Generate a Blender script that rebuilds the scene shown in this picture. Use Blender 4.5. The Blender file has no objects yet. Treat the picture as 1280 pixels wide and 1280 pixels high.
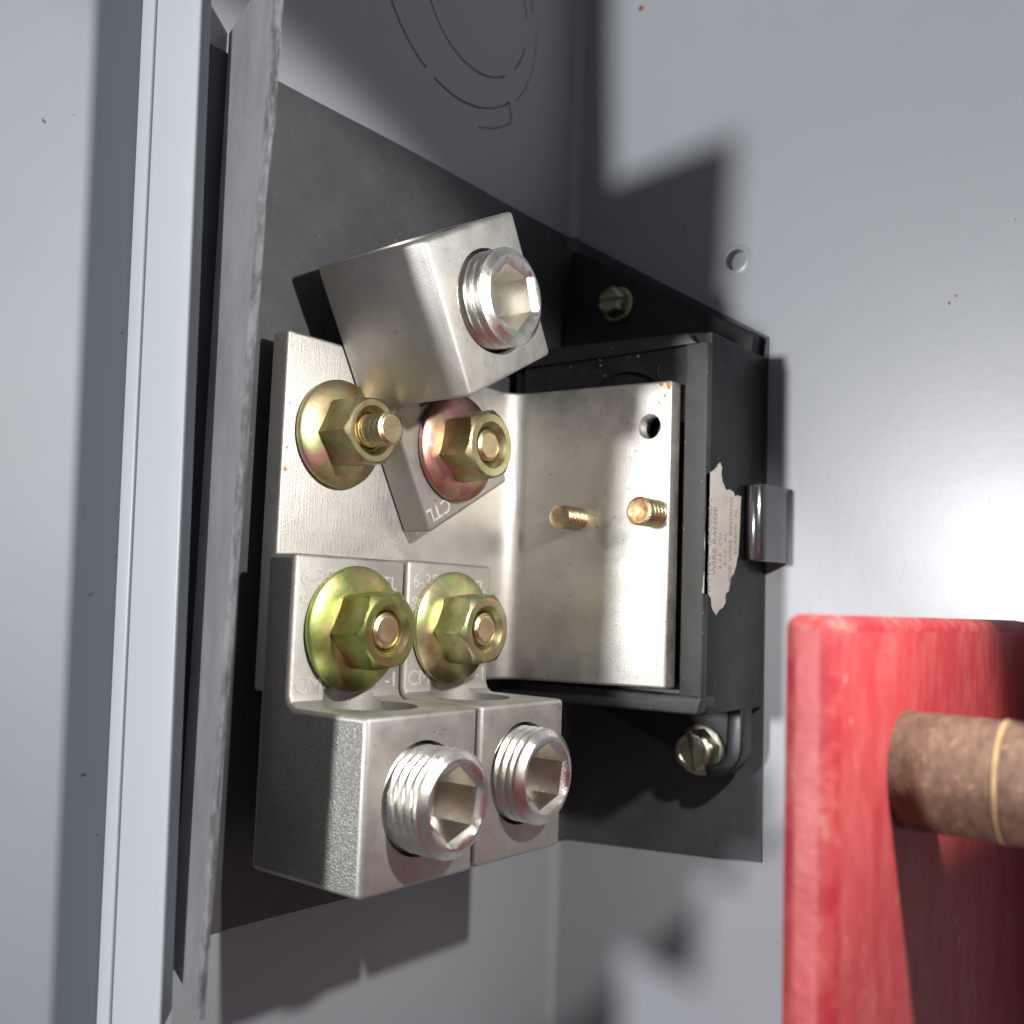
import bpy, bmesh, math, random
from mathutils import Vector, Matrix
random.seed(7)
S = 0.001                      # everything below is written in millimetres
SC = bpy.context.scene
COL = SC.collection

# ------------------------------------------------------------------ camera
camd = bpy.data.cameras.new('camera'); cam = bpy.data.objects.new('camera', camd); COL.objects.link(cam)
R_ = Vector((0.7836110625, 0.6202821812, 0.0346946455)); U_ = Vector((0.0272687653, -0.0901341021, 0.9955562556))
F_ = Vector((-0.6206529764, 0.7791828151, 0.0875444088)); C_ = Vector((174.8278, -244.3241, -12.7869))
m = Matrix.Identity(4)
for i in range(3):
    m[i][0] = R_[i]; m[i][1] = U_[i]; m[i][2] = -F_[i]; m[i][3] = C_[i]*S
cam.matrix_world = m
camd.sensor_width = 36; camd.lens = 36.0*1280.3/1280
camd.clip_start = 0.005; camd.clip_end = 20
camd.dof.use_dof = True; camd.dof.focus_distance = 0.216; camd.dof.aperture_fstop = 15
SC.camera = cam

# ------------------------------------------------------------------ light
w = bpy.data.worlds.new('World'); SC.world = w; w.use_nodes = True
w.node_tree.nodes['Background'].inputs[0].default_value = (0.88, 0.93, 1.0, 1)
w.node_tree.nodes['Background'].inputs[1].default_value = 0.14
def lamp(name, kind, loc, power, col, size):
    d = bpy.data.lights.new(name, kind); d.energy = power; d.color = col; d.shadow_soft_size = size*S
    o = bpy.data.objects.new(name, d); COL.objects.link(o); o.location = Vector(loc)*S
    return o
lamp('work_lamp', 'POINT', (-73, -911, 45), 32, (0.975, 0.985, 1.0), 40)
sp = lamp('flash_lamp', 'SPOT', (188, -124, 60), 1.65, (1.0, 0.975, 0.94), 4.3)
sp.data.spot_size = math.radians(108); sp.data.spot_blend = 0.22
sp.rotation_euler = Vector((-150, -20, -110)).to_track_quat('-Z', 'Y').to_euler()
SC.view_settings.view_transform = 'Standard'; SC.view_settings.look = 'None'
SC.view_settings.exposure = 0; SC.view_settings.gamma = 1

# ------------------------------------------------------------------ materials
class NT:
    def __init__(s, name):
        s.m = bpy.data.materials.new(name); s.m.use_nodes = True; s.t = s.m.node_tree
        s.b = s.t.nodes['Principled BSDF']; s.co = s.n('ShaderNodeTexCoord').outputs['Object']
    def n(s, kind, **kw):
        x = s.t.nodes.new(kind)
        for k, v in kw.items(): setattr(x, k, v)
        return x
    def l(s, a, b): s.t.links.new(a, b)
    def set(s, **kw):
        for k, v in kw.items(): s.b.inputs[k.replace('_', ' ')].default_value = v
    def scaled(s, sc=(1, 1, 1)):
        mp = s.n('ShaderNodeMapping'); s.l(s.co, mp.inputs[0]); mp.inputs['Scale'].default_value = sc; return mp.outputs[0]
    def noise(s, scale, detail=4, rough=.6, vec=None, dist=0):
        x = s.n('ShaderNodeTexNoise'); x.inputs['Scale'].default_value = scale; x.inputs['Detail'].default_value = detail
        x.inputs['Roughness'].default_value = rough; x.inputs['Distortion'].default_value = dist
        s.l(vec if vec else s.co, x.inputs['Vector']); return x.outputs['Fac']
    def ramp(s, fac, stops, interp='LINEAR'):
        x = s.n('ShaderNodeValToRGB'); x.color_ramp.interpolation = interp
        e = x.color_ramp.elements
        while len(e) < len(stops): e.new(0.5)
        for i, (p, c) in enumerate(stops):
            e[i].position = p; e[i].color = (c[0], c[1], c[2], 1) if hasattr(c, '__len__') else (c, c, c, 1)
        s.l(fac, x.inputs[0]); return x.outputs['Color']
    def mix(s, fac, a, b, mode='MIX'):
        x = s.n('ShaderNodeMix', data_type='RGBA', blend_type=mode)
        for sock, v in ((x.inputs[0], fac), (x.inputs[6], a), (x.inputs[7], b)):
            if isinstance(v, (int, float)): sock.default_value = v if sock == x.inputs[0] else (v, v, v, 1)
            elif isinstance(v, tuple): sock.default_value = (*v, 1)
            else: s.l(v, sock)
        return x.outputs[2]
    def bump(s, h, strength, dist=.0002):
        x = s.n('ShaderNodeBump'); x.inputs['Strength'].default_value = strength; x.inputs['Distance'].default_value = dist
        s.l(h, x.inputs['Height'])
        if s.b.inputs['Normal'].is_linked: s.l(s.b.inputs['Normal'].links[0].from_socket, x.inputs['Normal'])
        s.l(x.outputs[0], s.b.inputs['Normal'])
    def col(s, c): s.l(c, s.b.inputs['Base Color'])
    def rgh(s, c): s.l(c, s.b.inputs['Roughness'])

def spots(t, base, pts, colr, sock=None):
    """wear marks with a place of their own: pts = [(x,y,z,r)] in mm"""
    c = base
    wob = t.n('ShaderNodeTexNoise'); wob.inputs['Scale'].default_value = 900; t.l(t.co, wob.inputs['Vector'])
    for (x, y, z, r) in pts:
        a = t.n('ShaderNodeVectorMath', operation='DISTANCE'); a.inputs[1].default_value = (x*S, y*S, z*S); t.l(t.co, a.inputs[0])
        b = t.n('ShaderNodeMath', operation='MULTIPLY_ADD'); t.l(wob.outputs['Fac'], b.inputs[0]); b.inputs[1].default_value = r*S*1.6; t.l(a.outputs['Value'], b.inputs[2])
        d = t.n('ShaderNodeMath', operation='LESS_THAN'); t.l(b.outputs[0], d.inputs[0]); d.inputs[1].default_value = r*S*1.6
        c = t.mix(d.outputs[0], c, colr)
    return c

def paint(name, base, marks=(), markcol=(.25, .08, .05), rough=.36, coat=.1):
    t = NT(name)
    c = t.mix(t.ramp(t.noise(14, 5), [(.3, 0), (.7, 1)]), tuple(x*.97 for x in base), tuple(x*1.03 for x in base))
    sp_ = t.ramp(t.noise(330, 2, .5), [(.775, 0), (.79, 1)])
    c = t.mix(sp_, c, (.13, .12, .115))
    if marks: c = spots(t, c, marks, markcol)
    t.col(c)
    t.rgh(t.ramp(t.noise(40, 6, .7), [(.3, rough), (.75, rough+.03)]))
    t.set(Specular_IOR_Level=.5, Coat_Weight=coat, Coat_Roughness=.22)
    t.bump(t.noise(420, 3), .09, .0002); t.bump(t.noise(60, 3), .10, .0004)
    return t.m
GREY = (.325, .34, .362)
M_wallA = paint('grey_enamel_side', GREY)
M_wallB = paint('grey_enamel_back', GREY, [(22, 0, 162, 1.1), (79, 0, 166, 1.1), (38, 0, 92, .4), (108, 0, 60, .5), (109.5, 0, 61.5, .45), (127, 0, 29, .4)], rough=.34)
M_chan = paint('light_grey_enamel_channel', (.41, .43, .455), [(-1, -129.5, 54, .9), (2.2, -129.5, 71, .7), (-15.0, -129.5, 66, .8), (-14.7, -129.5, 63, .7), (3, -129.5, 5, .6)], (.30, .22, .17), .42)
M_side = paint('grey_enamel_channel_side', (.335, .365, .40), rough=.58, coat=0)

def metal(name, base, rough=.42, met=1.0, grit=0.0, brush=None, stain=.25, marks=None):
    t = NT(name)
    dark = tuple(x*.84 for x in base); warm = (base[0]*.92, base[1]*.82, base[2]*.70)
    c = t.mix(t.ramp(t.noise(90, 6, .65), [(.35, 0), (.7, 1)]), dark, base)
    c = t.mix(t.ramp(t.noise(45, 5, .6), [(.55, 0), (.78, stain)]), c, warm)
    c = t.mix(t.ramp(t.noise(900, 2, .5), [(.69, 0), (.75, .7)]), c, tuple(x*.35 for x in base))
    if marks: c = spots(t, c, marks, (.40, .20, .08))
    t.col(c)
    t.rgh(t.ramp(t.noise(160, 5, .7), [(.3, rough-.08), (.75, rough+.12)]))
    t.set(Metallic=met)
    t.bump(t.noise(2300, 4, .75), .55, .00012)
    if grit:
        v = t.n('ShaderNodeTexVoronoi'); v.inputs['Scale'].default_value = 3400; t.l(t.co, v.inputs['Vector'])
        t.bump(v.outputs['Distance'], grit, .0003)
        c = t.mix(t.ramp(t.noise(1900, 3, .7), [(.50, 0), (.72, .5)]), tuple(x*.5 for x in base), tuple(min(1, x*1.25) for x in base)); t.col(c)  # pale specks paint in the glint of light on the sawn grit
    if brush: t.bump(t.noise(brush[1], 3, .6, t.scaled(brush[0])), .35, .00015)
    return t.m
M_tin = metal('tin_plated_bar', (.64, .62, .58), .50, 1, brush=((1, 1, .05), 2500), stain=.5, marks=[(0, -31.8, 12.5, .6), (0, -31.5, 17, .4), (45.0, 42, 36.5, .6), (43.5, 42, 35.0, .4), (46, 42, 38.8, .8), (44, 42, 39.2, .5), (27, 42, 6.0, .4)])
M_lug = metal('tin_plated_lug', (.56, .545, .51), .55, .95, stain=.35)
M_cast = metal('sawn_lug_side', (.52, .505, .465), .46, .95, grit=.5, stain=.2)
M_brush = metal('milled_lug_side', (.43, .40, .34), .36, 1, brush=((.04, 1, 1), 1800), stain=.6)
M_screw = metal('plated_set_screw', (.80, .77, .70), .30, 1, stain=.35)
M_stamp = metal('stamped_bright_edge', (.85, .84, .81), .5, .6)
M_brass = metal('gold_zinc_stud', (.76, .62, .36), .28, 1, stain=.3)
M_dull = metal('dull_zinc_screw', (.48, .47, .37), .40, 1, stain=.5)

def zinc(name, seed, shift=0.0):
    t = NT(name)
    mp = t.n('ShaderNodeMapping'); t.l(t.co, mp.inputs[0]); mp.inputs['Location'].default_value = (seed*.013, seed*.007, seed*.011)
    f = t.noise(105, 4, .55, mp.outputs[0], .8)
    if shift >= .1:
        st = [(.30, (.36, .46, .22)), (.42, (.70, .27, .27)), (.5, (.62, .46, .30)), (.57, (.70, .26, .33)), (.70, (.42, .52, .25))]
    elif shift > 0:
        st = [(.30, (.60, .36, .24)), (.42, (.62, .56, .30)), (.5, (.66, .60, .36)), (.58, (.46, .56, .22)), (.68, (.68, .40, .33))]
    else:
        st = [(.30, (.56, .30, .20)), (.42, (.56, .54, .22)), (.5, (.38, .52, .13)), (.60, (.62, .50, .24)), (.70, (.40, .52, .17))]
    st = [(p_, tuple(v_*.88 for v_ in c_)) for p_, c_ in st]
    c = t.ramp(f, st)
    c = t.mix(t.ramp(t.noise(260, 5, .7, mp.outputs[0]), [(.5, 0), (.72, .55)]), c, (.30, .25, .13))
    c = t.mix(t.ramp(t.noise(800, 2, .5, mp.outputs[0]), [(.68, 0), (.76, .5)]), c, (.2, .17, .1))
    t.col(c); t.set(Metallic=1.0)
    t.rgh(t.ramp(t.noise(200, 4, .7, mp.outputs[0]), [(.3, .31), (.8, .46)]))
    t.bump(t.noise(900, 3), .15, .0001)
    return t.m
M_z = [zinc('yellow_zinc_pale', 1, .05), zinc('yellow_zinc_rose', 2, .12), zinc('yellow_zinc_green', 3, 0), zinc('yellow_zinc_gold', 5, .05)]

def plastic(name, base, rough=.45, dust=.3):
    t = NT(name)
    c = t.mix(t.ramp(t.noise(60, 6, .7), [(.45, 0), (.8, dust)]), base, tuple(x*3.2+.02 for x in base))
    c = t.mix(t.ramp(t.noise(1100, 2, .5), [(.70, 0), (.76, .6)]), c, (.25, .24, .22))
    t.col(c); t.rgh(t.ramp(t.noise(120, 5), [(.3, rough-.08), (.8, rough+.15)]))
    t.bump(t.noise(500, 4), .12, .0002)
    return t.m
M_phen = plastic('black_phenolic', (.006, .0065, .0075), .42, .12)
M_lip = plastic('worn_black_phenolic', (.019, .019, .0185), .6, .5)
M_hole = plastic('black_recess', (.008, .008, .008), .8, .1)
M_clip = plastic('black_enamel_steel', (.012, .013, .015), .2, .05); M_clip.node_tree.nodes['Principled BSDF'].inputs['Coat Weight'].default_value = 1; M_clip.node_tree.nodes['Principled BSDF'].inputs['Coat Roughness'].default_value = .12; M_clip.node_tree.nodes['Principled BSDF'].inputs['Coat IOR'].default_value = 2.2
t = NT('black_fish_paper')
c = t.mix(t.ramp(t.noise(28, 6, .7), [(.3, 0), (.75, 1)]), (.042, .042, .046), (.080, .081, .087))
c = t.mix(t.ramp(t.noise(1300, 2, .5), [(.70, 0), (.76, .6)]), c, (.22, .2, .19))
c = spots(t, c, [(0, -106, 48, .5), (0, -100, 62, .3)], (.5, .22, .1)); t.col(c)
t.rgh(t.ramp(t.noise(90, 5), [(.3, .42), (.8, .6)])); t.bump(t.noise(300, 5, .7), .2, .0003); t.bump(t.noise(18, 3), .4, .001); M_paper = t.m
t = NT('dusty_lit_fish_paper_flange')
c = t.mix(t.ramp(t.noise(90, 6, .75, t.scaled((1, 1, .5))), [(.3, 0), (.75, 1)]), (.25, .245, .265), (.37, .37, .40))  # black paper lightened: dust plus light on the flange face, put into the colour
c = t.mix(t.ramp(t.noise(160, 4, .7, t.scaled((1, 1, .08))), [(.62, 0), (.72, .5)]), c, (.20, .195, .215))
c = t.mix(t.ramp(t.noise(1400, 2), [(.66, 0), (.74, .5)]), c, (.2, .19, .2)); t.col(c)
t.set(Roughness=.62); t.bump(t.noise(400, 5, .7, t.scaled((1, 1, .3))), .3, .0004); M_flange = t.m
t = NT('torn_paper_edge')
c = t.ramp(t.noise(500, 5, .8, t.scaled((1, 1, .25)), .3), [(.38, (.06, .058, .06)), (.6, (.20, .195, .205))]); t.col(c)
t.set(Roughness=.9); t.bump(t.noise(500, 4, .7, t.scaled((1, 1, .1))), .6, .0006); M_torn = t.m
t = NT('red_enamel_worn')
c = t.mix(t.ramp(t.noise(60, 6, .7, t.scaled((1, 1, .3))), [(.3, 0), (.75, 1)]), (.33, .022, .028), (.46, .055, .06))
c = t.mix(t.ramp(t.noise(150, 6, .75, t.scaled((1, 1, .35))), [(.45, 0), (.75, .55)]), c, (.56, .17, .16))
c = t.mix(t.ramp(t.noise(330, 4, .7, t.scaled((1, 1, .6))), [(.66, 0), (.71, .7)]), c, (.62, .36, .32))
c = spots(t, c, [(124, -101, -37, 1.1), (124, -108, -56, 1.0), (124, -95, -20, .5), (124, -75, -18, .6), (124, -50, -22, .5), (124, -106, -28, .8)], (.66, .42, .36)); t.col(c)
t.set(Roughness=.5); t.bump(t.noise(200, 5, .7), .5, .0005); M_red = t.m
t = NT('chipped_red_edge')
c = t.ramp(t.noise(110, 6, .75), [(.42, (.30, .014, .022)), (.56, (.38, .05, .05)), (.70, (.36, .20, .14))]); t.col(c)
t.set(Roughness=.6); t.bump(t.noise(200, 5, .7), .5, .0005); M_chip = t.m
t = NT('brown_wood_rod')
c = t.mix(t.ramp(t.noise(260, 5, .75, t.scaled((2.5, 1, 1))), [(.3, 0), (.72, 1)]), (.055, .028, .018), (.175, .10, .062))
c = t.mix(t.ramp(t.noise(900, 3, .6), [(.6, 0), (.7, .5)]), c, (.32, .22, .14)); t.col(c)
t.set(Roughness=.75); t.bump(t.noise(500, 5, .8), .6, .0006); M_wood = t.m
t = NT('rod_ring_wood'); t.col(t.ramp(t.noise(400, 4), [(.3, (.25, .16, .08)), (.7, (.42, .29, .15))])); t.set(Roughness=.6); M_ring = t.m
t = NT('aged_label_paper')
c = t.mix(t.ramp(t.noise(120, 5, .7), [(.4, 0), (.8, 1)]), (.42, .39, .355), (.31, .28, .245))
c = spots(t, c, [(63.3, -26, 21.5, 1.2), (63.3, -31, 19, .9), (63.3, -28, -13.6, 1.0)], (.42, .30, .14)); t.col(c)
t.set(Roughness=.8); M_label = t.m
t = NT('faded_print'); t.set(Base_Color=(.20, .17, .17, 1), Roughness=.8); M_ink = t.m
t = NT('rusty_end'); t.col(t.ramp(t.noise(700, 4), [(.35, (.50, .20, .06)), (.6, (.80, .62, .35))])); t.set(Metallic=.6, Roughness=.45); M_rust = t.m
t = NT('dark_crease'); t.set(Base_Color=(.22, .22, .225, 1), Roughness=.6); M_crease = t.m

# ------------------------------------------------------------------ mesh helpers
def tag(o, label=None, cat=None, group=None, kind=None):
    if label: o['label'] = label
    if cat: o['category'] = cat
    if group: o['group'] = group
    if kind: o['kind'] = kind
    return o
def empty(name, loc, label=None, cat=None, group=None):
    o = bpy.data.objects.new(name, None); COL.objects.link(o); o.location = Vector(loc)*S; o.empty_display_size = .005
    return tag(o, label, cat, group)
def finish(bm, name, mats, parent=None, smooth=30, local=None):
    """bm is in millimetres, in world space unless local"""
    bmesh.ops.scale(bm, vec=(S, S, S), verts=bm.verts)
    me = bpy.data.meshes.new(name); bm.normal_update(); bm.to_mesh(me); bm.free()
    for mm in (mats if isinstance(mats, (list, tuple)) else [mats]): me.materials.append(mm)
    if smooth:
        for p in me.polygons: p.use_smooth = True
        me.set_sharp_from_angle(angle=math.radians(smooth))
    o = bpy.data.objects.new(name, me); COL.objects.link(o)
    if parent:
        o.parent = parent
        if not local: 
            w_ = Vector((0, 0, 0)); p = parent
            while p: w_ += p.location; p = p.parent
            me.transform(Matrix.Translation(-w_))
    return o
def box(bm, x0, x1, y0, y1, z0, z1):
    v = [bm.verts.new((x, y, z)) for x in (x0, x1) for y in (y0, y1) for z in (z0, z1)]
    for q in ((0, 1, 3, 2), (4, 6, 7, 5), (0, 4, 5, 1), (2, 3, 7, 6), (0, 2, 6, 4), (1, 5, 7, 3)): bm.faces.new([v[i] for i in q])
def prism(bm, pts, axis, a, b, mat=0):
    """pts: 2-D outline in the two other axes (order x,y,z without axis)"""
    def P(p, t):
        c = list(p); c.insert(axis, t); return c
    A = [bm.verts.new(P(p, a)) for p in pts]; B = [bm.verts.new(P(p, b)) for p in pts]
    n = len(pts); fs = [bm.faces.new(A), bm.faces.new(B[::-1])]
    for i in range(n): fs.append(bm.faces.new((A[i], B[i], B[(i+1) % n], A[(i+1) % n])))
    for f in fs: f.material_index = mat
    bmesh.ops.recalc_face_normals(bm, faces=bm.faces)
    return fs
def cyl(bm, c, axis, r, a, b, n=48):
    pts = [(c[0]+r*math.cos(2*math.pi*i/n), c[1]+r*math.sin(2*math.pi*i/n)) for i in range(n)]
    prism(bm, pts, axis, a, b)
def lathe(bm, loops, n=72, cap0=True, cap1=True, c=(0, 0), mats=None, th0=0.0):
    """loops of (x, r or r(theta), [x-offset fn]) about the x axis"""
    rings = []
    for L in loops:
        x, r = L[0], L[1]; xo = L[2] if len(L) > 2 else None
        ring = []
        for i in range(n):
            th = 2*math.pi*i/n + th0
            rr = r(th) if callable(r) else r
            xx = x + (xo(th) if xo else 0)
            ring.append(bm.verts.new((xx, c[0]+rr*math.cos(th), c[1]+rr*math.sin(th))))
        rings.append(ring)
    for k in range(len(rings)-1):
        a, b = rings[k], rings[k+1]
        for i in range(n):
            f = bm.faces.new((a[i], a[(i+1) % n], b[(i+1) % n], b[i]))
            if mats: f.material_index = mats[k]
    if cap0: bm.faces.new(rings[0][::-1])
    if cap1:
        f = bm.faces.new(rings[-1])
        if mats: f.material_index = mats[-1]
    bmesh.ops.recalc_face_normals(bm, faces=bm.faces)
def hexr(af, rot=0):
    def f(th):
        t_ = (th-rot) % (math.pi/3) - math.pi/6
        return (af/2)/math.cos(t_)
    return f
def bevelled(bm, w, seg=2, ang=30):
    bmesh.ops.recalc_face_normals(bm, faces=bm.faces)
    ed = [e for e in bm.edges if len(e.link_faces) == 2 and e.calc_face_angle(0) > math.radians(ang)]
    bmesh.ops.bevel(bm, geom=ed, offset=w, segments=seg, affect='EDGES', profile=.5, clamp_overlap=True)
def boolean(o, cutters):
    """cut holes, then bake the result into the mesh"""
    tmp = []
    for bm in cutters:
        bmesh.ops.recalc_face_normals(bm, faces=bm.faces)
        bmesh.ops.scale(bm, vec=(S, S, S), verts=bm.verts)
        me = bpy.data.meshes.new('cutter'); bm.to_mesh(me); bm.free()
        c = bpy.data.objects.new('cutter', me); COL.objects.link(c); tmp.append(c)
        md = o.modifiers.new('b', 'BOOLEAN'); md.operation = 'DIFFERENCE'; md.object = c; md.solver = 'EXACT'
    dg = bpy.context.evaluated_depsgraph_get(); dg.update()
    me = bpy.data.meshes.new_from_object(o.evaluated_get(dg))
    o.modifiers.clear(); old = o.data; o.data = me; me.name = old.name
    for p in me.polygons: p.use_smooth = True
    me.set_sharp_from_angle(angle=math.radians(30))
    for c in tmp: bpy.data.objects.remove(c)
def cutcyl(c, axis, r, a, b, n=64):
    bm = bmesh.new(); cyl(bm, c, axis, r, a, b, n); return bm
def text(body, size, name, mat, parent, origin, ux, uy, depth=.08):
    """flat print / raised stamping; origin mm in world, ux/uy unit vectors of the writing"""
    cu = bpy.data.curves.new('t', 'FONT'); cu.body = body; cu.size = size*S; cu.extrude = depth*S/2; cu.resolution_u = 3
    to = bpy.data.objects.new('t', cu); COL.objects.link(to)
    dg = bpy.context.evaluated_depsgraph_get(); dg.update()
    me = bpy.data.meshes.new_from_object(to.evaluated_get(dg)); bpy.data.objects.remove(to)
    ux = Vector(ux).normalized(); uy = Vector(uy).normalized(); uz = ux.cross(uy)
    M = Matrix(((ux.x, uy.x, uz.x), (ux.y, uy.y, uz.y), (ux.z, uy.z, uz.z))).to_4x4(); M.translation = Vector(origin)*S
    me.transform(M); me.materials.clear(); me.materials.append(mat); me.name = name
    o = bpy.data.objects.new(name, me); COL.objects.link(o)
    if parent:
        w_ = Vector((0, 0, 0)); p = parent
        while p: w_ += p.location; p = p.parent
        me.transform(Matrix.Translation(-w_)); o.parent = parent
    return o

# ------------------------------------------------------------------ enclosure walls
bm = bmesh.new(); box(bm, -3, 0, -132, 3, -260, 300)
sw = finish(bm, 'side_wall', M_wallA)
def arc_slit(cy, cz, r, w_, a0, a1, n=48, d=.9):
    b = bmesh.new()
    P = [(cy+(r)*math.cos(math.radians(a0+(a1-a0)*i/n)), cz+(r)*math.sin(math.radians(a0+(a1-a0)*i/n))) for i in range(n+1)]
    Q = [(cy+(r+w_)*math.cos(math.radians(a0+(a1-a0)*i/n)), cz+(r+w_)*math.sin(math.radians(a0+(a1-a0)*i/n))) for i in range(n, -1, -1)]
    prism(b, P+Q, 0, -d, 1); return b
cuts = [arc_slit(-47, 150, 21, .55, 185, 305), arc_slit(-47, 150, 21, .5, 320, 345, 12), arc_slit(-47, 150, 21, .5, 10, 170),
        arc_slit(-53, 149, 30.5, .6, 150, 245), arc_slit(-53, 149, 30.5, .6, 251, 312), arc_slit(-53, 149, 31.6, .3, 318, 365), arc_slit(-53, 149, 30.5, .6, 15, 140),
        arc_slit(-53.5, 149, 36, .35, 283, 308)]
b = bmesh.new(); prism(b, [(-32.9, 126.2), (-32.3, 126.2), (-31.0, 121.0), (-31.6, 121.0)], 0, -.9, 1); cuts.append(b)
boolean(sw, cuts); tag(sw, kind='structure')
bm = bmesh.new(); box(bm, -3, 260, 0, 6, -260, 300)
bw = finish(bm, 'back_wall', M_wallB)
boolean(bw, [cutcyl((53.7, 80.3), 1, 2.9, -1, 2.6)]); tag(bw, kind='structure')
# pressed lip round the small blind hole, and the welded seam in the corner
bm = bmesh.new(); lathe(bm, [(0.02, 4.3), (.28, 3.7), (.38, 3.25), (.25, 2.88), (-.3, 2.86)], 48, False, False)
bmesh.ops.rotate(bm, cent=(0, 0, 0), matrix=Matrix.Rotation(math.radians(-90), 3, 'Z'), verts=bm.verts)
bmesh.ops.translate(bm, vec=(53.7, 0, 80.3), verts=bm.verts)
finish(bm, 'hole_rim', M_wallB, bw)
bm = bmesh.new(); n = 10
prism(bm, [(0.02, -3.0)] + [(3.0-3.0*math.cos(math.radians(90*i/n)), -3.0+3.0*math.sin(math.radians(90*i/n))) for i in range(n+1)] + [(3.0, -.02), (0.02, -.02)], 2, -259, 299)
tag(finish(bm, 'corner_seam', M_wallA), kind='structure')

# painted channel at the left
ch = empty('steel_channel', (-10, -129.5, -250), 'light grey painted steel channel standing at the left edge beside the upright black paper flange', 'channel')
def xs(z, k):       # the channel leans a little
    return {'r': 5.723 + (-0.03892)*z, 'c': -10.119 + (-0.03964)*z, 'l': -14.772 + (-0.04221)*z}[k]
def quadprism(bm, zs, fx0, fx1, y0, y1):
    V = []
    for z in zs: V.append([bm.verts.new((fx0(z), y0, z)), bm.verts.new((fx1(z), y0, z)), bm.verts.new((fx1(z), y1, z)), bm.verts.new((fx0(z), y1, z))])
    for a, b_ in zip(V, V[1:]):
        for i in range(4): bm.faces.new((a[i], a[(i+1) % 4], b_[(i+1) % 4], b_[i]))
    bm.faces.new(V[0]); bm.faces.new(V[-1][::-1]); bmesh.ops.recalc_face_normals(bm, faces=bm.faces)
bm = bmesh.new(); quadprism(bm, (-250, 250), lambda z: xs(z, 'c')+.12, lambda z: xs(z, 'r'), -132.5, -129.8); bevelled(bm, .5, 3)
finish(bm, 'front_strip', M_chan, ch)
bm = bmesh.new(); quadprism(bm, (-250, 250), lambda z: xs(z, 'l'), lambda z: xs(z, 'c'), -132.9, -129.8); bevelled(bm, .45, 3)
finish(bm, 'folded_lip', M_chan, ch)
bm = bmesh.new()
pp = [(0, -130), (-.03, -133.5), (-1.9, -147), (-4.0, -161), (-5.4, -168), (-8.5, -174), (-14, -178), (-40, -181), (-40, -184), (-15, -181), (-9, -176.5), (-7.5, -169), (-6, -160), (-3.4, -143), (-3, -130)]
A = [bm.verts.new((xs(-250, 'l')+p[0], p[1], -250)) for p in pp]; B = [bm.verts.new((xs(250, 'l')+p[0], p[1], 250)) for p in pp]
bm.faces.new(A); bm.faces.new(B[::-1])
for i in range(len(pp)): bm.faces.new((A[i], B[i], B[(i+1) % len(pp)], A[(i+1) % len(pp)]))
bmesh.ops.recalc_face_normals(bm, faces=bm.faces)
finish(bm, 'side_panel', M_side, ch, 60)

# ------------------------------------------------------------------ insulating paper
sh = empty('insulating_sheet', (0, -100, -80), 'black insulating paper sheet folded into the enclosure corner with a dusty upright flange coloured paler as if lit', 'insulation sheet')
bm = bmesh.new()
nseg = 24
zt = lambda y: 96.9 - .012*(y+60)
zb = lambda y: -80.2 + .15*math.sin(y*.05+1)
ys = [-130.5 + (130.5-4.5)*i/nseg for i in range(nseg+1)]
V = []
for y in ys:
    x = .5 + .35*(1+math.sin(y*.07))
    V.append((x, y))
V += [(1.2, -2.6), (2.6, -1.2)]
xB = [4.5+ (63.4-4.5)*i/12 for i in range(13)]
V += [(x, -.55) for x in xB]
def tops(x, y):
    if x < 4.4 and y < -.6: return zt(y)
    return 96.0 - (x-2)*.62
def bots(x, y):
    if x < 4.4 and y < -.6: return zb(y) + .08*max(0, y+20)*.5
    return -79.2 + 4.3*(x/63.4)
nz = 14
front = V[:]
back = []
for k, (x, y) in enumerate(V):
    a_ = Vector(V[max(0, k-1)]); b_ = Vector(V[min(len(V)-1, k+1)]); t_ = (b_-a_).normalized()
    back.append((x - t_.y*.42, y + t_.x*.42))
ring = front + back[::-1]
G = []
for k in range(nz+1):
    row = []
    for i_, (x, y) in enumerate(ring):
        fx_, fy_ = front[i_] if i_ < len(front) else front[2*len(front)-1-i_]
        a, b_ = bots(fx_, fy_), tops(fx_, fy_)
        row.append(bm.verts.new((x, y, a+(b_-a)*k/nz)))
    G.append(row)
N_ = len(ring)
for a, b_ in zip(G, G[1:]):
    for k in range(N_): bm.faces.new((a[k], a[(k+1) % N_], b_[(k+1) % N_], b_[k]))
M_ = len(front)
for row in (G[0], G[-1]):
    for k in range(M_-1): bm.faces.new((row[k], row[k+1], row[N_-2-k], row[N_-1-k]))
bmesh.ops.recalc_face_normals(bm, faces=bm.faces)
finish(bm, 'sheet_panel', M_paper, sh, 40)
# flange: rises from the fold at the wall and leans out; its corners are cut off
bm = bmesh.new()
FX0, FY0, FX1, FY1 = .5, -124.6, 33.0, -137.2
def fl(s_): return (FX0+(FX1-FX0)*s_, FY0+(FY1-FY0)*s_ + .8*math.sin(s_*3.1))
ns, nz = 14, 60
Gf = []
for i in range(ns+1):
    s_ = i/ns; x, y = fl(s_)
    zt_ = 102.0 + 3.0*s_; zb_ = -84 - 1.5*s_
    row = []
    for k in range(nz+1):
        z = zb_+(zt_-zb_)*k/nz
        dx = 0
        if i == ns: dx = .15*math.sin(z*.11)+.2*random.random() + (.45*max(0, (z-45)/60)*random.uniform(-.6, .9) if z > 45 else 0)
        row.append(bm.verts.new((x*(1-.15*(90-z)/170)+dx, y+.12*math.sin(z*.03+1), z)))
    Gf.append(row)
for a, b_ in zip(Gf, Gf[1:]):
    for k in range(nz): bm.faces.new((a[k], b_[k], b_[k+1], a[k+1]))
bmesh.ops.solidify(bm, geom=bm.faces[:], thickness=.8)
finish(bm, 'upright_flange', M_flange, sh, 40)
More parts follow.
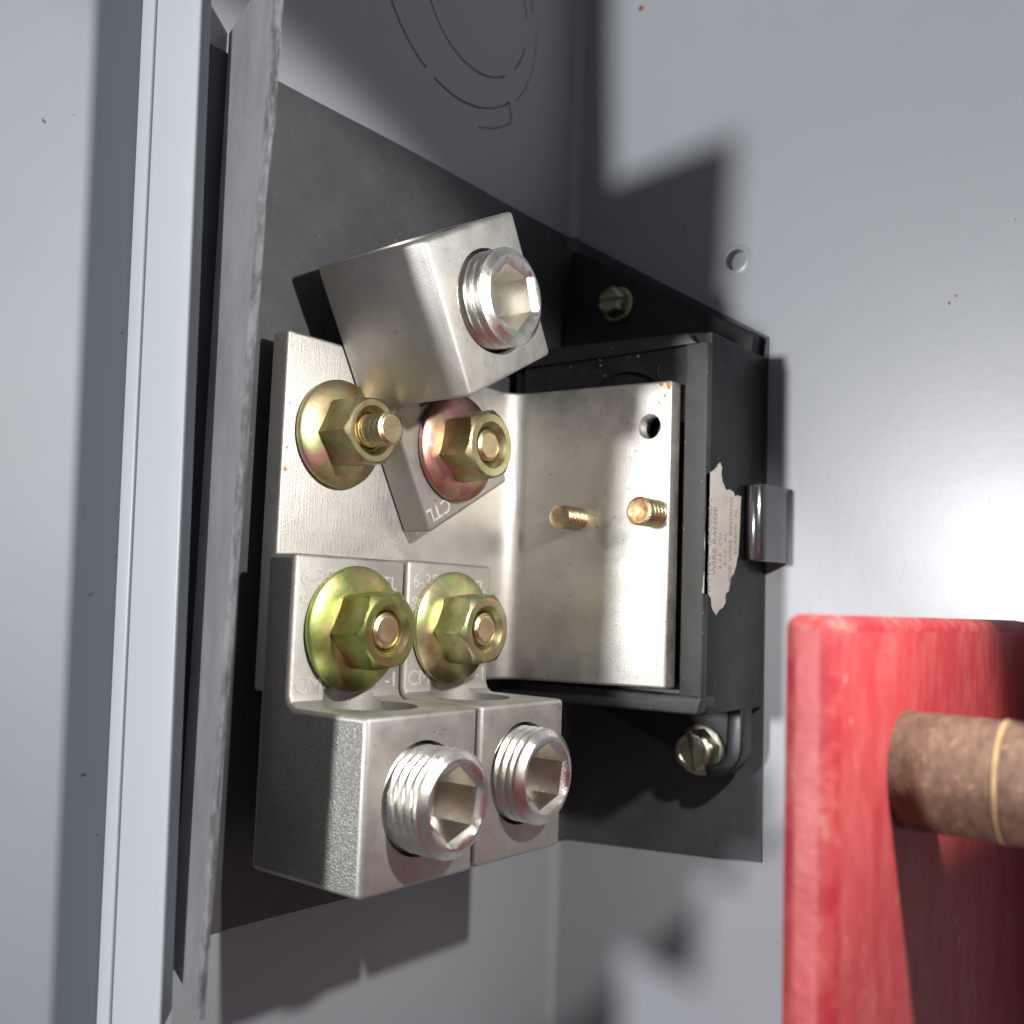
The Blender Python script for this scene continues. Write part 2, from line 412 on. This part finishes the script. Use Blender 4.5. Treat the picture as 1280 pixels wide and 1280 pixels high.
# frayed outer edge of the flange: plies of torn paper
bm = bmesh.new()
x, y = fl(1.0)
for ply in range(3):
    prev = None
    for k in range(91):
        z = -83 + 187*k/90; x = 33.0*(1-.15*(90-z)/170)
        wob = (1.0 if z > 50 else .15)*random.uniform(-.5, .6)
        x0 = x-.3-ply*.3; x1 = x+.06+wob*.35+.12*math.sin(z*.2+ply)+(.6*min(1, max(0, (z-58)/14)))
        yy = y-.1-.3*ply
        cur = [bm.verts.new((x0, yy, z)), bm.verts.new((x1, yy+.25, z)), bm.verts.new((x1, yy+.6, z)), bm.verts.new((x0, yy+.35, z))]
        if prev:
            for q in range(4): bm.faces.new((prev[q], prev[(q+1) % 4], cur[(q+1) % 4], cur[q]))
        prev = cur
bmesh.ops.recalc_face_normals(bm, faces=bm.faces)
finish(bm, 'frayed_edge', M_torn, sh, 40)

# ------------------------------------------------------------------ terminal block
tb = empty('terminal_block', (34, 0, 8), 'black moulded terminal block with torn paper label, screwed to the back wall', 'terminal block')
def rounded(pts, radii, n=6):
    out = []
    L = len(pts)
    for i, p in enumerate(pts):
        r = radii[i]
        if r <= 0: out.append(p); continue
        a = Vector(pts[i-1])-Vector(p); b_ = Vector(pts[(i+1) % L])-Vector(p); a.normalize(); b_.normalize()
        ang = a.angle(b_); d = r/math.tan(ang/2); c = Vector(p)+(a+b_).normalized()*(r/math.sin(ang/2))
        s0 = Vector(p)+a*d-c; s1 = Vector(p)+b_*d-c
        for k in range(n+1):
            v = s0.slerp(s1, k/n) if s0.length else s0
            out.append(tuple(c+v))
    return out
bm = bmesh.new()
base = rounded([(3, 92.6), (62.5, 57.8), (63.3, 50), (63.3, -53.8), (41, -55.5), (6, -38), (5, 60)], [2, 1.5, 3, 8, 7, 3, 4])
prism(bm, base, 1, -1.05, -6.5); bevelled(bm, .6, 2, 40)
finish(bm, 'base_plate', M_phen, tb)
# raised wall round the lower ear
bm = bmesh.new()
def arcp(cx, cz, r, a0, a1, n=8): return [(cx+r*math.cos(math.radians(a0+(a1-a0)*k/n)), cz+r*math.sin(math.radians(a0+(a1-a0)*k/n))) for k in range(n+1)]
ow = [(63.35, -35)] + arcp(55.0, -45.6, 8.35, 0, -100) + [(53.0, -51.6)] + arcp(54.6, -46.5, 4.4, -90, 0, 6) + [(59.0, -38.2), (58.4, -37.4), (50, -36.6), (50, -35)]
prism(bm, ow, 1, -6.4, -12.0); bevelled(bm, .8, 3, 40)
finish(bm, 'ear_rim', M_phen, tb)
bm = bmesh.new()
prism(bm, rounded([(5, 54), (61.5, 54), (63.3, 52), (63.3, -36.8), (5, -36.8)], [1, 2.5, 1, .8, 1]), 1, -1.2, -31.0); bevelled(bm, .6, 2, 40)
body = finish(bm, 'body', M_phen, tb)
# front frame round the recess the bar sits in
bm = bmesh.new()
prism(bm, rounded([(5, 49.2), (60.9, 49.2), (60.9, 54), (5, 54)], [0, 0, 3.0, 0]), 1, -30.9, -33.8); bevelled(bm, .5, 3, 40)
finish(bm, 'front_rim', M_phen, tb)
bm = bmesh.new(); prism(bm, [(57.7, 49.4), (63.5, 49.4), (63.5, -33), (57.7, -33)], 1, -30.8, -33.6); bevelled(bm, .45, 3, 40)
finish(bm, 'front_rim', M_lip, tb)
bm = bmesh.new(); prism(bm, rounded([(5, -32.6), (63.9, -32.6), (63.9, -37.4), (5, -37.4)], [0, 1, 1.6, 0]), 1, -27, -34.6); bevelled(bm, .9, 3, 40)
finish(bm, 'front_rim', M_lip, tb)
bm = bmesh.new()
arch = [(9, 49.1), (57.6, 49.1), (57.6, 31), (54, 31)] + [(40+14*math.cos(math.radians(a)), 31+14*math.sin(math.radians(a))) for a in range(6, 175, 7)] + [(26, 31), (9, 31)]
prism(bm, arch, 1, -30.7, -32.4); finish(bm, 'recess_plate', M_phen, tb)
bm = bmesh.new(); lathe(bm, [(0, 3.4), (.25, 3.3), (.25, 2.9), (0.05, 2.8), (0, 0.01)], 40)
bmesh.ops.rotate(bm, cent=(0, 0, 0), matrix=Matrix.Rotation(math.radians(-90), 3, 'Z'), verts=bm.verts)
bmesh.ops.translate(bm, vec=(52.6, -32.4, 44.2), verts=bm.verts); finish(bm, 'moulded_ring', M_phen, tb)
# torn label
bm = bmesh.new()
torn = [(-33.2, 18.3), (-30, 19.2), (-28.2, 20.3), (-26.2, 21.8), (-25.3, 20.8), (-25.6, 19.2), (-25.0, 17.4), (-23.9, 16.4), (-22.4, 15.6), (-21, 15.9), (-19.4, 15.6), (-18.2, 14.6), (-16.6, 15.0), (-14.9, 14.9),
        (-15.3, 8), (-16.2, 0), (-17.4, -2.6), (-18.6, -4.4), (-20.0, -5.4), (-20.6, -8.3), (-22.3, -9.1), (-22.5, -11.4), (-23.8, -12.4), (-25.4, -12.9), (-27, -14.2), (-28.6, -13.2), (-29.4, -12.2), (-29.6, -10.4), (-31.2, -9.4), (-33.6, -9.2), (-33.2, -4), (-33.4, 2), (-32.8, 9)]
fine = []
for i, p in enumerate(torn):
    q = torn[(i+1) % len(torn)]
    for k in range(3):
        f_ = k/3; fine.append((p[0]+(q[0]-p[0])*f_+random.uniform(-.16, .16)*(k > 0), p[1]+(q[1]-p[1])*f_+random.uniform(-.16, .16)*(k > 0)))
prism(bm, fine, 0, 63.25, 63.5)
lab = finish(bm, 'paper_label', M_label, tb, 0)
for (txt, yy, z0, sz) in (('H TYPE L   GROUND L', -30.2, -9.0, 2.2), ('WIRE RANGE', -27.6, -5.0, 2.7), ('2-14   CU', -24.8, -3.5, 2.1), ('2-12   AL', -22.4, -2.5, 2.1), ('FOR WIRE BINDING', -19.5, -6.4, 2.3), ('SCREW   N', -17.0, 0.4, 2.2)):
    o = text(txt, sz, 'label_print', M_ink, lab, (63.53, yy, z0), (0, 0, 1), (0, -1, 0), .04)
# black clip hooked over the side of the block
bm = bmesh.new()
cz0, cz1 = -.8, 18.0
prof = [(63.36, -9.0)] + [(66.1-2.7*math.cos(math.radians(a)), -11.6-2.7*math.sin(math.radians(a))) for a in range(0, 181, 15)] + [(68.9, -9.0), (69.4, -5.6), (69.9, -1.0), (68.3, -.6), (67.6, -5.0), (66.9, -8.6), (65.4, -9.2)]
prism(bm, prof, 2, cz0, cz1); bevelled(bm, .35, 2, 50)
finish(bm, 'clip', M_clip, tb, 60)

# mounting screws with slotted hex washer heads, axis along -y
def mount_screw(loc, slot_deg, label, scale=1.0):
    t_ = empty('mounting_screw', loc, label, 'screw', 'slotted mounting screws of the terminal block')
    k = scale
    def orient(bm):
        bmesh.ops.rotate(bm, cent=(0, 0, 0), matrix=Matrix.Rotation(math.radians(-90), 3, 'Z'), verts=bm.verts)
    bm = bmesh.new()
    lathe(bm, [(0, 5.6*k), (.9, 5.6*k), (1.2, 5.2*k), (1.3, 4.0*k)], 48); orient(bm)
    finish(bm, 'washer_flange', M_dull, t_, 30, True)
    bm = bmesh.new(); hx = hexr(8.6*k, .3)
    lp = []
    for x_ in (1.25, 3.0, 4.4, 4.9, 5.3, 5.6):
        lim = 4.9*k if x_ < 4.3 else 4.9*k-(x_-4.3)*1.0
        lp.append((x_, (lambda th, L=lim: min(hx(th), L))))
    lp += [(5.6, 3.2*k), (5.2, 2.9*k)]
    lathe(bm, lp, 72, th0=.3); orient(bm)
    h = finish(bm, 'hex_head', M_dull, t_, 25, True)
    b = bmesh.new(); a = math.radians(slot_deg)
    box(b, -7, 7, -9, -3.6, -.75, .75)
    bmesh.ops.rotate(b, cent=(0, 0, 0), matrix=Matrix.Rotation(a, 3, 'Y'), verts=b.verts)
    bmesh.ops.translate(b, vec=loc, verts=b.verts)
    bpy.context.view_layer.update()
    boolean(h, [b])
    return t_
mount_screw((21.2, -6.5, 71.4), 3, 'upper slotted hex screw in dark shade above the silver bar', .88)
mount_screw((49.6, -6.5, -48.3), 80, 'lower slotted hex screw in the rounded ear at the bottom of the black block', 1.14)

# ------------------------------------------------------------------ bus bar
bb = empty('bus_bar', (10, -80, 0), 'bent silver tin plated bus bar carrying the lugs and two gold threaded pins', 'bus bar')
bm = bmesh.new()
# outline in (x,y): front face first, with a soft inside bend
R = 5.5
o1 = [(10, -112.8), (10, -38-R)] + [(10+R-R*math.cos(math.radians(a)), -38-R+R*math.sin(math.radians(a))) for a in range(10, 90, 10)] + [(10+R, -38), (56.6, -38)]
o2 = [(56.6, -33.2), (9, -33.2)] + [(9-4*math.sin(math.radians(a)), -37.2+4*math.cos(math.radians(a))) for a in range(10, 90, 20)] + [(5, -40), (5, -112.8)]
outl = o1+o2
Av = []; 
def zb_at(x, y): return -32.3 + (1.0*(x-10)/46 if x > 10 else 0)
def zt_at(x, y): return 41.3 - (1.2*(x-10)/46 if x > 10 else 0) - (.0 if y > -100 else 0)
A = [bm.verts.new((p[0], p[1], zb_at(*p))) for p in outl]; B = [bm.verts.new((p[0], p[1], zt_at(*p))) for p in outl]
bm.faces.new(A); bm.faces.new(B[::-1])
for i in range(len(outl)): bm.faces.new((A[i], B[i], B[(i+1) % len(outl)], A[(i+1) % len(outl)]))
bmesh.ops.recalc_face_normals(bm, faces=bm.faces)
bar = finish(bm, 'bar', M_tin, bb)
md = bar.modifiers.new('bev', 'BEVEL'); md.width = .7*S; md.segments = 3; md.limit_method = 'ANGLE'; md.angle_limit = math.radians(40)
boolean(bar, [cutcyl((51.0, 29.5), 1, 3.0, -45, -30)])
bar.data.materials[0] = M_tin
def thread_loops(x0, x1, r, d, pitch, n=72, sub=4, flip=1):
    """helical V thread as offset loops"""
    N = int((x1-x0)/pitch*sub); L = []
    for k in range(N+1):
        x = x0+(x1-x0)*k/N
        def rf(th, x=x):
            ph = ((x/pitch) - flip*th/(2*math.pi)) % 1
            e = min(1, (x-x0)/(pitch*.3), (x1-x)/(pitch*.3))
            return r - d*max(0, min(1, (1-abs(2*ph-1))*1.35-.12))*max(0, e)
        L.append((x, rf))
    return L
def pin(name, loc, length, r, mat, endmat, parent, axis='y', pitch=1.6, cup=False, d=.42):
    bm = bmesh.new()
    L = thread_loops(0, length, r, d, pitch, sub=8)
    nL = len(L)-1
    L += [(length+.25, r-.55), (length+.3, r-.7)]
    if cup: L += [(length-.4, r-1.2), (length-.6, .4)]
    else: L += [(length+.3, .3)]
    mats = [0]*(nL+1) + [1]*(len(L)-nL)
    lathe(bm, L, 64, True, True, (0, 0), mats)
    if axis == 'y': bmesh.ops.rotate(bm, cent=(0, 0, 0), matrix=Matrix.Rotation(math.radians(-90), 3, 'Z'), verts=bm.verts)
    bmesh.ops.translate(bm, vec=loc, verts=bm.verts)
    return finish(bm, name, [mat, endmat], parent, 50)
pin('threaded_pin', (31.3, -37.9, 8.0), 8.0, 2.85, M_brass, M_brass, bb)
o = pin('threaded_pin', (53.0, -37.9, 8.8), 7.2, 3.3, M_brass, M_rust, bb, cup=True); o['label'] = 'threaded pin with rusty dished end'
# threaded wall of the empty hole
bm = bmesh.new(); lathe(bm, [(0, 3.55), (.06, 3.5), (.06, 3.1), (-.4, 2.95), (-1.0, 2.7), (-1.4, 2.98), (-2.0, 2.7), (-2.4, 2.98), (-3.0, 2.7), (-3.8, 2.98)], 48, False, False)
bmesh.ops.rotate(bm, cent=(0, 0, 0), matrix=Matrix.Rotation(math.radians(-90), 3, 'Z'), verts=bm.verts)
bmesh.ops.translate(bm, vec=(51.0, -38.0, 29.5), verts=bm.verts)
finish(bm, 'threaded_hole', M_tin, bb)

# ------------------------------------------------------------------ lugs (local: bolt hole at origin of y,z; x from the bar; block towards -z)
def make_lug(y, z, rot, w_, xf, label, side_mat, stamp, tip_z=14.6, blk=(-14.9, -46.8), scr_x=49.5, scr_z=-30.8, scr_y=0, scr_r=10.0, flx=18.5, thread_n=4):
    t_ = empty('cable_lug', (10, y, z), label, 'cable lug', 'silver cable lugs bolted to the bus bar')
    h = w_/2
    fx = flx-10+.05; bx = xf-10
    def place(bm):
        bmesh.ops.rotate(bm, cent=(0, 0, 0), matrix=Matrix.Rotation(math.radians(rot), 3, 'X'), verts=bm.verts)
    bm = bmesh.new()
    prof = [(.04, tip_z), (fx, tip_z), (fx, blk[0]+2.2), (fx+.5, blk[0]+.9), (fx+1.8, blk[0]), (bx, blk[0]), (bx, blk[1]), (.04, blk[1])]
    def P(p, yy): return (p[0], yy, p[1])
    A = [bm.verts.new(P(p, -h)) for p in prof]; B = [bm.verts.new(P(p, h)) for p in prof]; n = len(prof)
    fA = bm.faces.new(A); bm.faces.new(B[::-1])
    fs = []
    for i in range(n): bm.faces.new((A[i], B[i], B[(i+1) % n], A[(i+1) % n]))
    bmesh.ops.recalc_face_normals(bm, faces=bm.faces)
    bevelled(bm, 1.0, 3, 50)
    for f in bm.faces:
        if f.normal.y < -.9 and f.calc_area() > 60: f.material_index = 1
    place(bm)
    body = finish(bm, 'lug_body', [M_lug, side_mat], t_, 30, True)
    loc = Vector((10, y, z))
    def cut(b):
        place(b); bmesh.ops.translate(b, vec=loc, verts=b.verts); return b
    bpy.context.view_layer.update()
    wire = cut(cutcyl((15.4, 0), 2, w_*.31, blk[1]-4, blk[0]+6 if False else blk[0]+3.0))
    # wire bore: opens at the end and beside the flange
    bore = cut(cutcyl((scr_y, scr_z), 0, scr_r+.75, bx-9, bx+5))
    boolean(body, [wire, bore])
    # set screw
    bm = bmesh.new(); L_ = scr_x-10
    th = thread_loops(bx-8.5, L_-1.2, scr_r, 1.0, 2.0, sub=10)
    hx = hexr(11.9, .35)
    th += [(L_-1.0, scr_r-.55), (L_-.25, scr_r-1.3), (L_, scr_r-1.7), (L_, scr_r-2.3), (L_-.5, lambda a: max(hx(a)*1.06, scr_r-2.9) if False else hx(a)*1.10), (L_-1.1, hx), (L_-5, hx), (L_-11, hx), (L_-11.4, lambda a: hx(a)*.8), (L_-12.2, .6)]
    lathe(bm, th, 96, True, True, (scr_y, scr_z), None, .35); place(bm)
    s_ = finish(bm, 'set_screw', M_screw, t_, 28, True)
    # stamped characters
    Rm = Matrix.Rotation(math.radians(rot), 3, 'X')
    for (txt, ty, tz, sz, rr) in stamp:
        o_ = Rm @ Vector((fx+.05, ty, tz)); ux = Rm @ Vector((0, math.cos(rr), math.sin(rr))); uy = Rm @ Vector((0, -math.sin(rr), math.cos(rr)))
        text(txt, sz, 'stamped_mark', M_stamp, t_, o_+loc, ux, uy, .14)
    return t_
def st(h): return [('6-350', -h+1.5, 8.6, 4.6, 0), ('CTL', h-9.6, 8.2, 4.0, 0), ('9', -h+1.5, 3.6, 4.6, 0), ('CM', -h+1.2, -12.6, 4.8, 0), ('-1', h-4.8, -12.2, 4.6, 0)]
make_lug(-99.7, -19.3, 0, 30.4, 40.5, 'larger lower left silver lug with a dark sawn side and green gold nut', M_cast, st(15.2))
make_lug(-69.4, -19.0, 0, 28.6, 40.8, 'lower right silver lug standing between the bigger lug and the black block', M_cast, st(14.3), scr_x=47.6, scr_z=-29.6, scr_r=9.9)
make_lug(-70.6, 22.1, 208.7, 30.6, 41, 'top silver lug tilted on the bar with its block above the nut', M_brush, [('6-350', -h_+1.5, 8.6, 4.6, 0) for h_ in (15.3,)] + [('CTL', 6.6, 9.6, 4.6, 0), ('9', -13.5, 3.6, 4.6, 0)], scr_x=47.4, scr_z=-30.9, scr_r=10.1)

# ------------------------------------------------------------------ nuts on studs
def make_nut(x, y, z, label, mz, hexrot, stud_tip, washer_r=12.6, endmat=None, tilt=0, af=14.6, body=None):
    t_ = empty('hex_nut', (x, y, z), label, 'nut', 'yellow zinc nuts with cone washers on the bar studs')
    bm = bmesh.new()
    lathe(bm, [(.1, washer_r-.6), (.35, washer_r-.15), (.9, washer_r), (1.5, washer_r-.05), (1.8, washer_r-.4), (2.5, 9.2), (3.1, 7.0), (3.15, 5.4), (2.0, 5.0)], 96)
    finish(bm, 'cone_washer', mz, t_, 35, True)
    bm = bmesh.new(); hx = hexr(af, hexrot); rc = af/2/math.cos(math.pi/6); x0 = 3.0; x1 = x0+8.2
    L = [(x0, lambda a: min(hx(a), rc*.97)), (x0+.5, hx)]
    for k in range(9):
        xx = x1-1.25+1.25*k/8
        lim = af/2*.95+(x1-xx)*1.25
        L.append((xx, (lambda a, q=lim: min(hx(a), q))))
    L += [(x1+.02, af/2*.93), (x1, 5.3), (x1-.25, 5.1), (x1-1.1, 4.3), (x1-1.8, 3.95), (x1-3.5, 3.9)]
    lathe(bm, L, 144, True, True, th0=hexrot)
    finish(bm, 'hex_body', body or mz, t_, 24, True)
    bm = bmesh.new(); tip = stud_tip
    L = thread_loops(x1-4, tip-.5, 3.55, .55, 1.55, sub=10) if tip-.5 > x1-3.5 else [(x1-4, 3.4), (x1-3.6, 3.4)]
    L += [(tip-.35, 3.2), (tip-.05, 2.9), (tip, 2.7), (tip-.12, 2.0), (tip-.15, .3)]
    lathe(bm, L, 72)
    finish(bm, 'stud', endmat or M_brass, t_, 40, True)
    return t_
make_nut(10.05, -98.3, 21.6, 'upper left gold nut with a long threaded stud end, directly on the bar', M_z[0], .10, 16.6, 11.6, af=13.6)
make_nut(18.6, -70.2, 22.0, 'rose tinted nut directly under the tilted top lug', M_z[1], .35, 10.6, 12.4, body=M_z[0])
make_nut(18.6, -99.3, -19.3, 'greenish gold nut on the larger lower left lug', M_z[2], .12, 10.4, 12.8)
make_nut(18.6, -69.4, -19.0, 'golden nut on the lower right lug', M_z[3], .12, 10.8, 12.6)

# ------------------------------------------------------------------ red board with a rod, near the camera
rb = empty('red_board', (120, -60, -100), 'worn red painted board with a brown wooden rod, out of focus at lower right', 'board')
bm = bmesh.new(); X0, X1, Y0, Y1 = 116.6, 124.2, -111.6, -.2
box(bm, X0, X1, Y0, Y1, -140, -13.0); bevelled(bm, 2.2, 5, 40)
for f in bm.faces:
    if f.calc_area() < 160: f.material_index = 1
finish(bm, 'painted_panel', [M_red, M_chip], rb, 40)
bm = bmesh.new()
L = [(124.0, 8.75)]
for k in range(1, 25):
    xx = 124.3+k*.55
    L.append((xx, (lambda th, s_=k: 8.75+.07*math.sin(th*9+s_)+.05*math.sin(th*17-s_*2)-.006*s_)))
L.append((138.0, 8.6)); L.append((138.3, 8.4))
lathe(bm, L, 64, True, True, (-82.8, -35.9)); finish(bm, 'rod', M_wood, rb, 60)
bm = bmesh.new(); lathe(bm, [(138.2, 8.4), (138.35, 8.85), (138.8, 8.88), (139.0, 8.5)], 64, True, True, (-82.8, -35.9)); finish(bm, 'rod_ring', M_ring, rb, 60)
bm = bmesh.new(); lathe(bm, [(138.9, 8.4), (139.1, 8.75), (158, 8.7), (159, 8.0)], 64, True, True, (-82.8, -35.9)); finish(bm, 'rod', M_wood, rb, 60)

# unseen board out of frame, added to shade the panel under the rod
bm = bmesh.new(); box(bm, 152, 158, -95, -12, -47, -1); bevelled(bm, 1.2, 3, 40)
finish(bm, 'added_shade_board', M_red, rb, 40)
